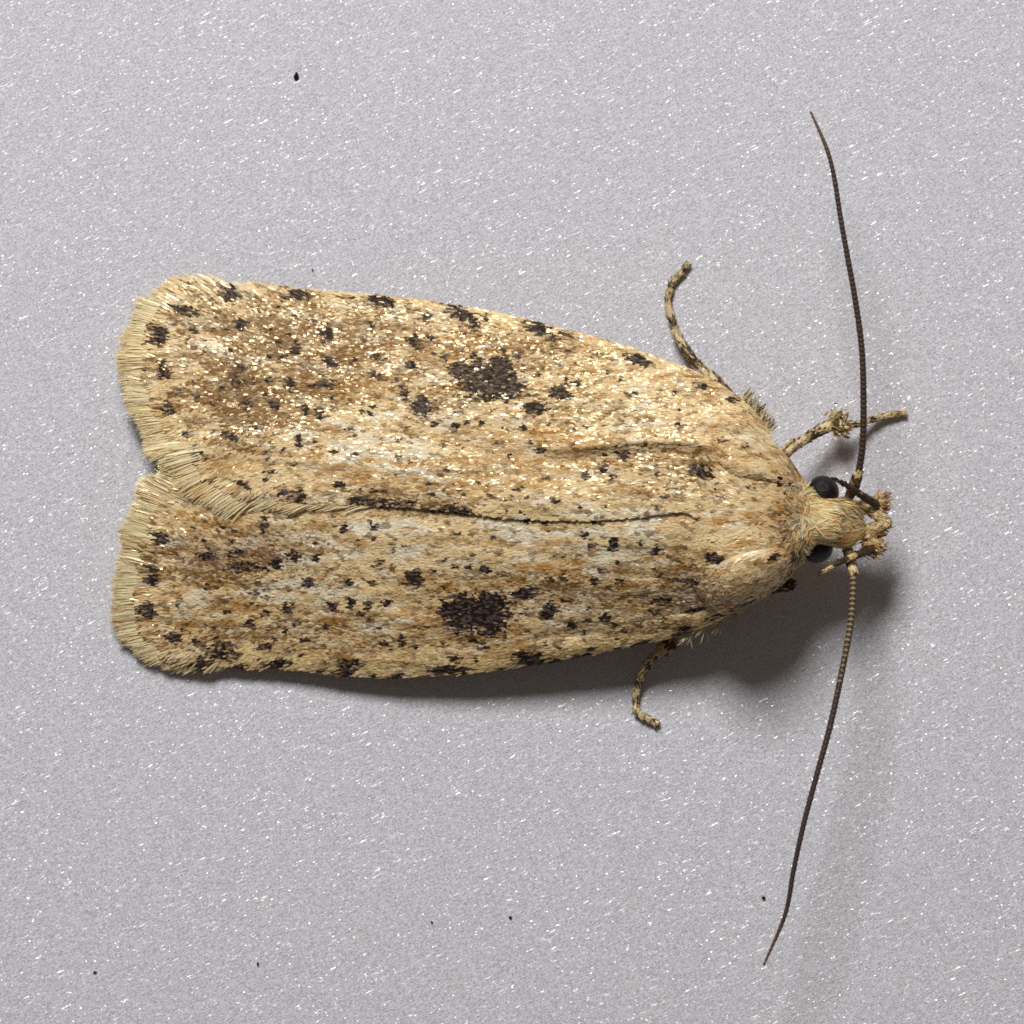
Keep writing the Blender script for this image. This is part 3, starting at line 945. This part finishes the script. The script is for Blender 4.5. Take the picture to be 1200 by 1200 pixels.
def ant_col(pale):
    def f(t, a, r):
        ph = (t * NSEG) % 1.0
        N = len(t)
        c = np.tile(lin((64, 50, 42)), (N, 1))
        c = c + (lin((118, 92, 66)) - c) * sstep(.82, 1.0, t)[:, None]
        c = np.where((ph > .7)[:, None], lin((84, 68, 56)), c)
        k = (t < pale) & (ph > .45) & (np.cos(a) > -.4)
        k &= r.random(N) < 1 - sstep(.5 * pale, pale, t)
        c = np.where(k[:, None], lin((158, 134, 96)), c)
        return np.clip(c * (1 + r.normal(0, .12, N))[:, None], .01, .9)
    return f


def antenna(pts, scape, pale, label, seed):
    o = tube_obj('antenna', pts, [4.3, 4.1, 3.9, 3.7, 3.6, 3.4, 3.2, 3.0, 2.5, 1.4], ant_col(pale), moth, n=NSEG * 5 + 1, sides=10, mod=ant_mod, seed=seed)
    o['label'] = label

    def sc_col(t, a, r):
        N = len(t)
        c = np.where((t > .86)[:, None], lin((224, 204, 150)), lin((70, 54, 40)))
        c = np.where((r.random(N) < .15)[:, None], lin((150, 122, 80)), c)
        return np.clip(c * (1 + r.normal(0, .12, N))[:, None], .01, .9)
    tube_obj('scape', scape, [4.5, 6.2, 6.4, 5.4], sc_col, o, n=24, sides=12, scales=220, sl=.05, sw=.024, tilt=.1, seed=seed + 1)


antenna([(1006, 556, 1.30), (1011, 520, 1.40), (1012, 470, 1.48), (1010, 410, 1.54), (1002, 350, 1.58), (993, 300, 1.60), (985, 255, 1.60),
         (977, 205, 1.58), (968, 172, 1.56), (950, 131, 1.52)],
        [(992, 588, 1.14), (999, 574, 1.22), (1006, 554, 1.30)], .02, 'antenna reaching to the top of the picture', 1)
antenna([(1000, 668, 1.28), (1000, 690, 1.34), (997, 730, 1.42), (987, 785, 1.50), (973, 850, 1.55), (958, 905, 1.57), (942, 965, 1.56), (930, 1020, 1.52),
         (920, 1072, 1.46), (895, 1131, 1.36)],
        [(990, 634, 1.12), (995, 650, 1.20), (1000, 670, 1.28)], .34, 'antenna hanging towards the bottom of the picture', 11)


# labial palps: scaled second joint and slender pointed third joint that curves back up
def palp_col(t, a, r):
    N = len(t)
    return cmix(r.choice(4, N, p=[.5, .25, .1, .15]), [(234, 208, 158), (214, 180, 126), (180, 138, 86), (244, 230, 192)], r, N)


def palp_tip(pale):
    def f(t, a, r):
        N = len(t)
        k = np.where(((t > .35) & (t < .5) | (t > .74) & (t < .93)) & (r.random(N) < pale), 1, 0)
        return cmix(k, [(70, 54, 41), (214, 190, 136)], r, N)
    return f


def palp(p2, r2, p3, r3, pale, label, seed):
    o = tube_obj('labial_palp', p2, r2, palp_col, moth, n=30, sides=12, scales=1100, sl=.085, sw=.026, tilt=.14, seed=seed)
    o['label'] = label
    tube_obj('palp_tip', p3, r3, palp_tip(pale), o, n=30, sides=10, scales=260, sl=.05, sw=.022, tilt=.12, seed=seed + 1)


palp([(996, 590, .88), (1009, 593, .90), (1021, 598, .95), (1030, 605, 1.0), (1036, 611, 1.02)], [4.5, 5.4, 6.0, 5.2, 3.2],
     [(1027, 591, 1.06), (1012, 582, 1.22), (996, 571, 1.38), (977, 561, 1.5)], [4.8, 4.4, 3.2, 1.1], .15, 'palp of the lit side with dark tip', 21)
palp([(998, 625, .84), (1010, 624, .86), (1020, 622, .92), (1029, 618, .98), (1036, 614, 1.0)], [6, 8.6, 8.2, 6, 3.4],
     [(1022, 643, 1.06), (1006, 650, 1.22), (986, 658, 1.36), (961, 672, 1.46)], [5.0, 4.2, 3.3, 1.1], 1.0, 'palp of the shadow side with banded tip', 31)


def tuft(name, base, dirs, N, L, parent, seed, pal, W=(.02, .035)):
    """tuft of flat scales fanned around a direction"""
    r = np.random.default_rng(seed)
    b = np.array(base, float)
    P = np.stack([b[0] + r.normal(0, b[3], N), b[1] + r.normal(0, b[3], N), b[2] + r.normal(0, b[3] / 130, N)], -1)
    pos = to_world(P[:, 0], P[:, 1], P[:, 2])
    d = nrm(np.array(dirs, float)[r.integers(0, len(dirs), N)] + r.normal(0, .28, (N, 3)))
    d[:, 1] *= -1
    ref = nrm(r.normal(0, .3, (N, 3)) + np.array((0, 0, 1.0)))
    v, f = ribbons(pos, ref, d, r.uniform(*L, N), r.uniform(*W, N), r.normal(0, .15, N), r.normal(0, .4, N), r.normal(0, .15, N), r.uniform(0, .25, N), 4, (.6, 1, .9, .6))
    v[:, 2] = np.maximum(v[:, 2], .012)
    c = cmix(r.integers(0, len(pal), N), pal, r, N)
    cc = np.repeat(np.concatenate([c, r.random((N, 1))], 1), 8, axis=0)
    k = np.tile(np.repeat([1, 1, .85, .6], 2), N)[:, None]
    cc[:, :3] *= k
    o = mesh_obj(name, v, f, M_hair, parent, cc, smooth=False)
    o['kind'] = 'stuff'


palps = [o for o in moth.children if o.name.startswith('labial_palp')]
PT = [(224, 194, 144), (204, 166, 114), (170, 128, 80), (238, 220, 178)]
tuft('palp_tuft', (1028, 590, .98, 4.5), [(.9, -.35, .1), (1, .1, 0), (.8, .5, -.1)], 260, (.06, .13), palps[0], 71, PT, (.018, .03))
tuft('palp_tuft', (1019, 638, .96, 5), [(1, .2, .1), (.8, .6, 0), (1, -.1, 0)], 320, (.07, .15), palps[1], 72, PT, (.018, .03))
tuft('palp_tuft', (1031, 614, .98, 3.2), [(1, .2, .05), (1, -.2, 0)], 120, (.05, .10), palps[1], 73, PT, (.016, .026))


# legs
def leg_col(bands, dark=(76, 58, 43), pale=(226, 206, 162), side=0.0):
    def f(t, a, r):
        N = len(t)
        k = np.zeros(N, bool)
        for a0, a1 in bands:
            k |= (t + r.normal(0, .02, N) > a0) & (t < a1)
        if side:
            k |= np.cos(a) * side > .8
        k ^= r.random(N) < .10
        c = np.where(k[:, None], lin(dark), lin(pale))
        mid = r.random(N) < .22
        c = np.where(mid[:, None], lin((186, 158, 110)), c)
        return np.clip(c * (1 + r.normal(0, .12, N))[:, None], .01, .9)
    return f


def leg(name, label, femur, tibia, tarsus, side, seed):
    """femur/tibia = (pts, radii, bands); tarsus = (pts, radii): cut into joints"""
    o = tube_obj(name, femur[0], femur[1], leg_col(femur[2], side=side), moth, n=24, scales=420, sl=.09, sw=.034, tilt=.12, seed=seed)
    o['label'] = label
    if tibia:
        tube_obj('tibia', tibia[0], [q * .76 for q in tibia[1]], leg_col(tibia[2], side=side), o, n=30, scales=620, sl=.075, sw=.026, tilt=.12, seed=seed + 1)
    if tarsus:
        P = resample(np.asarray(tarsus[0], float) * np.array((1, 1, 100.)), 101)
        P[:, 2] /= 100
        cuts = [0, 38, 58, 74, 87, 100]
        rad = np.interp(np.arange(101), np.linspace(0, 100, len(tarsus[1])), tarsus[1])
        for i in range(5):
            a0, a1 = cuts[i], cuts[i + 1]
            seg = P[a0:a1 + 1:max(1, (a1 - a0) // 4)]
            tube_obj('tarsal_joint', seg, [rad[a0] * .58, rad[a0] * .68, rad[a1] * .86], leg_col([(0.10, .58)], side=side * .8), o, n=14,
                     scales=110 + 4 * (a1 - a0), sl=.055, sw=.020, tilt=.18, seed=seed + 2 + i)
        end = P[-1]
        dirv = P[-1] - P[-4]
        dirv = dirv / np.linalg.norm(dirv[:2])
        for s_ in (-1, 1):
            side_v = np.array((-dirv[1], dirv[0], 0)) * s_
            e = [end, end + dirv * 2.5 * (1, 1, 0) + side_v * 2.0, end + dirv * 4.5 * (1, 1, 0) + side_v * 2.6 + (0, 0, -.02)]
            tube_obj('claw', e, [1.3, 1.0, .5], leg_col([(0, 1)]), o, n=8, sides=6, seed=seed + 20)
    return o


leg('midleg', 'curled leg beside the glittering wing',
    ([(862, 475, .72), (846, 458, .60), (833, 443, .46)], [8, 8, 7], [(.2, .6)]),
    ([(836, 447, .50), (815, 424, .36), (803, 408, .26), (793, 392, .18)], [6.5, 6.6, 5.8, 5.4], [(.25, .7)]),
    ([(793, 392, .18), (785, 366, .10), (783, 350, .07), (788, 332, .06), (798, 320, .06), (805, 311, .06)], [5.8, 5.8, 5.4, 5.0, 4.4]), 1, 100)
leg('midleg', 'banded curled leg in the shadow of the moth',
    ([(800, 742, .62), (790, 751, .56), (778, 760, .48)], [7, 7, 7], [(.2, .6)]),
    ([(780, 758, .50), (766, 770, .40), (757, 781, .30), (752, 791, .20)], [5.6, 6, 6, 5], [(.45, .62)]),
    ([(752, 791, .20), (747, 806, .12), (745, 820, .08), (747, 834, .06), (757, 841, .06), (768, 847, .06)], [5.2, 5.4, 5.0, 5.4, 4.8]), -1, 200)
leg('foreleg', 'tufted leg stretched forward past the eye',
    ([(896, 546, .95), (915, 534, .84), (928, 523, .74)], [8, 7, 6], [(.3, .5)]),
    ([(922, 527, .78), (942, 515, .64), (960, 505, .50), (975, 498, .42), (992, 501, .36)], [5.4, 7.2, 7.6, 8.4, 7.0], [(.34, .62)]),
    ([(990, 500, .36), (1008, 496, .24), (1024, 491, .14), (1040, 487, .08), (1058, 484, .06)], [4.6, 4.8, 5.0, 5.0, 4.6]), -.0001, 300)
fl = [o for o in moth.children if o.name.startswith('foreleg')][0]
tuft('tibia_tuft', (980, 498, .45, 6), [(.3, -1, .2), (.9, .5, .1), (.2, -.6, .5), (.9, .1, .2)], 170, (.05, .11), fl, 81,
     [(206, 182, 132), (176, 146, 98), (112, 84, 54), (226, 208, 164)])
leg('foreleg', 'tucked leg joint showing below the shoulder',
    ([(885, 690, .80), (905, 688, .86), (916, 687, .92), (924, 686, .94)], [7, 6.5, 6, 5], [(.0, 1.1)]), None, None, 0, 400)

# bristly scales along the shoulder edges
SB = [(236, 220, 176), (206, 178, 128), (96, 74, 50), (244, 232, 196)]
wings = [o for o in moth.children if o.name.startswith('forewing')]
for k, (bx_, by_, bz_) in enumerate([(870, 472, .98), (878, 479, 1.0), (886, 487, 1.02), (893, 495, 1.04), (900, 504, 1.06)]):
    tuft('shoulder_bristles', (bx_, by_, bz_, 2.2), [(.35, -1, .1), (.6, -.9, .05)], 34, (.10, .20 if k < 3 else .16), wings[0], 91 + k, SB, (.008, .014))
for k, (bx_, by_, bz_) in enumerate([(872, 712, .84), (860, 717, .82), (846, 725, .8), (826, 734, .78), (808, 740, .76)]):
    tuft('shoulder_bristles', (bx_, by_, bz_, 3), [(-.9, .6, 0), (-.7, .7, -.1)], 26, (.10, .20), wings[1], 191 + k, [(206, 190, 150), (226, 214, 180)], (.008, .014))


# ------------------------------------------------------------------ specks of dirt on the paper
def speck(px, py, rx, ry, label, seed):
    r = np.random.default_rng(seed)
    m, k = 6, 9
    th = np.linspace(.15, math.pi - .15, m)
    ph = np.linspace(0, 2 * math.pi, k, endpoint=False)
    T, P = np.meshgrid(th, ph, indexing='ij')
    w = .7 + .6 * r.random(T.shape)
    v = np.stack([np.sin(T) * np.cos(P) * rx / 118 * w, np.sin(T) * np.sin(P) * ry / 118 * w, np.cos(T) * .02 * w], -1).reshape(-1, 3)
    top, bot = len(v), len(v) + 1
    v = np.vstack([v, (0, 0, .02), (0, 0, -.02)])
    j = np.arange(k)
    f = [grid_faces(m, k, wrap=True), np.stack([(j + 1) % k, j, np.full(k, top)], -1),
         np.stack([(m - 1) * k + j, (m - 1) * k + (j + 1) % k, np.full(k, bot)], -1)]
    o = mesh_obj('dirt_speck', v, f, M_speck)
    o.location = (*to_world(px, py, .02)[:2], .018)
    tag(o, label=label, category='speck', group='dirt specks on the paper')


speck(347.5, 89, 3.6, 4.8, 'largest black dirt speck, alone on the paper above the wing tips', 1)
speck(895, 1052, 2.4, 2.6, 'grey-black dirt speck just left of the hanging antenna', 2)
speck(598, 1075, 2.4, 1.7, 'small dirt speck on the paper below the middle of the moth', 3)
speck(506, 1080.5, 1.4, 1.4, 'tiny dirt speck left of the one below the middle', 4)
speck(302, 1129.5, 1.5, 2.0, 'tiny oblong dirt speck near the bottom edge, below the wing tips', 5)
speck(111, 1139, 2.6, 1.0, 'faint flat dirt speck in the bottom left corner', 6)
speck(366, 316, 1.2, 1.4, 'tiny dirt speck just above the glittering wing edge', 7)
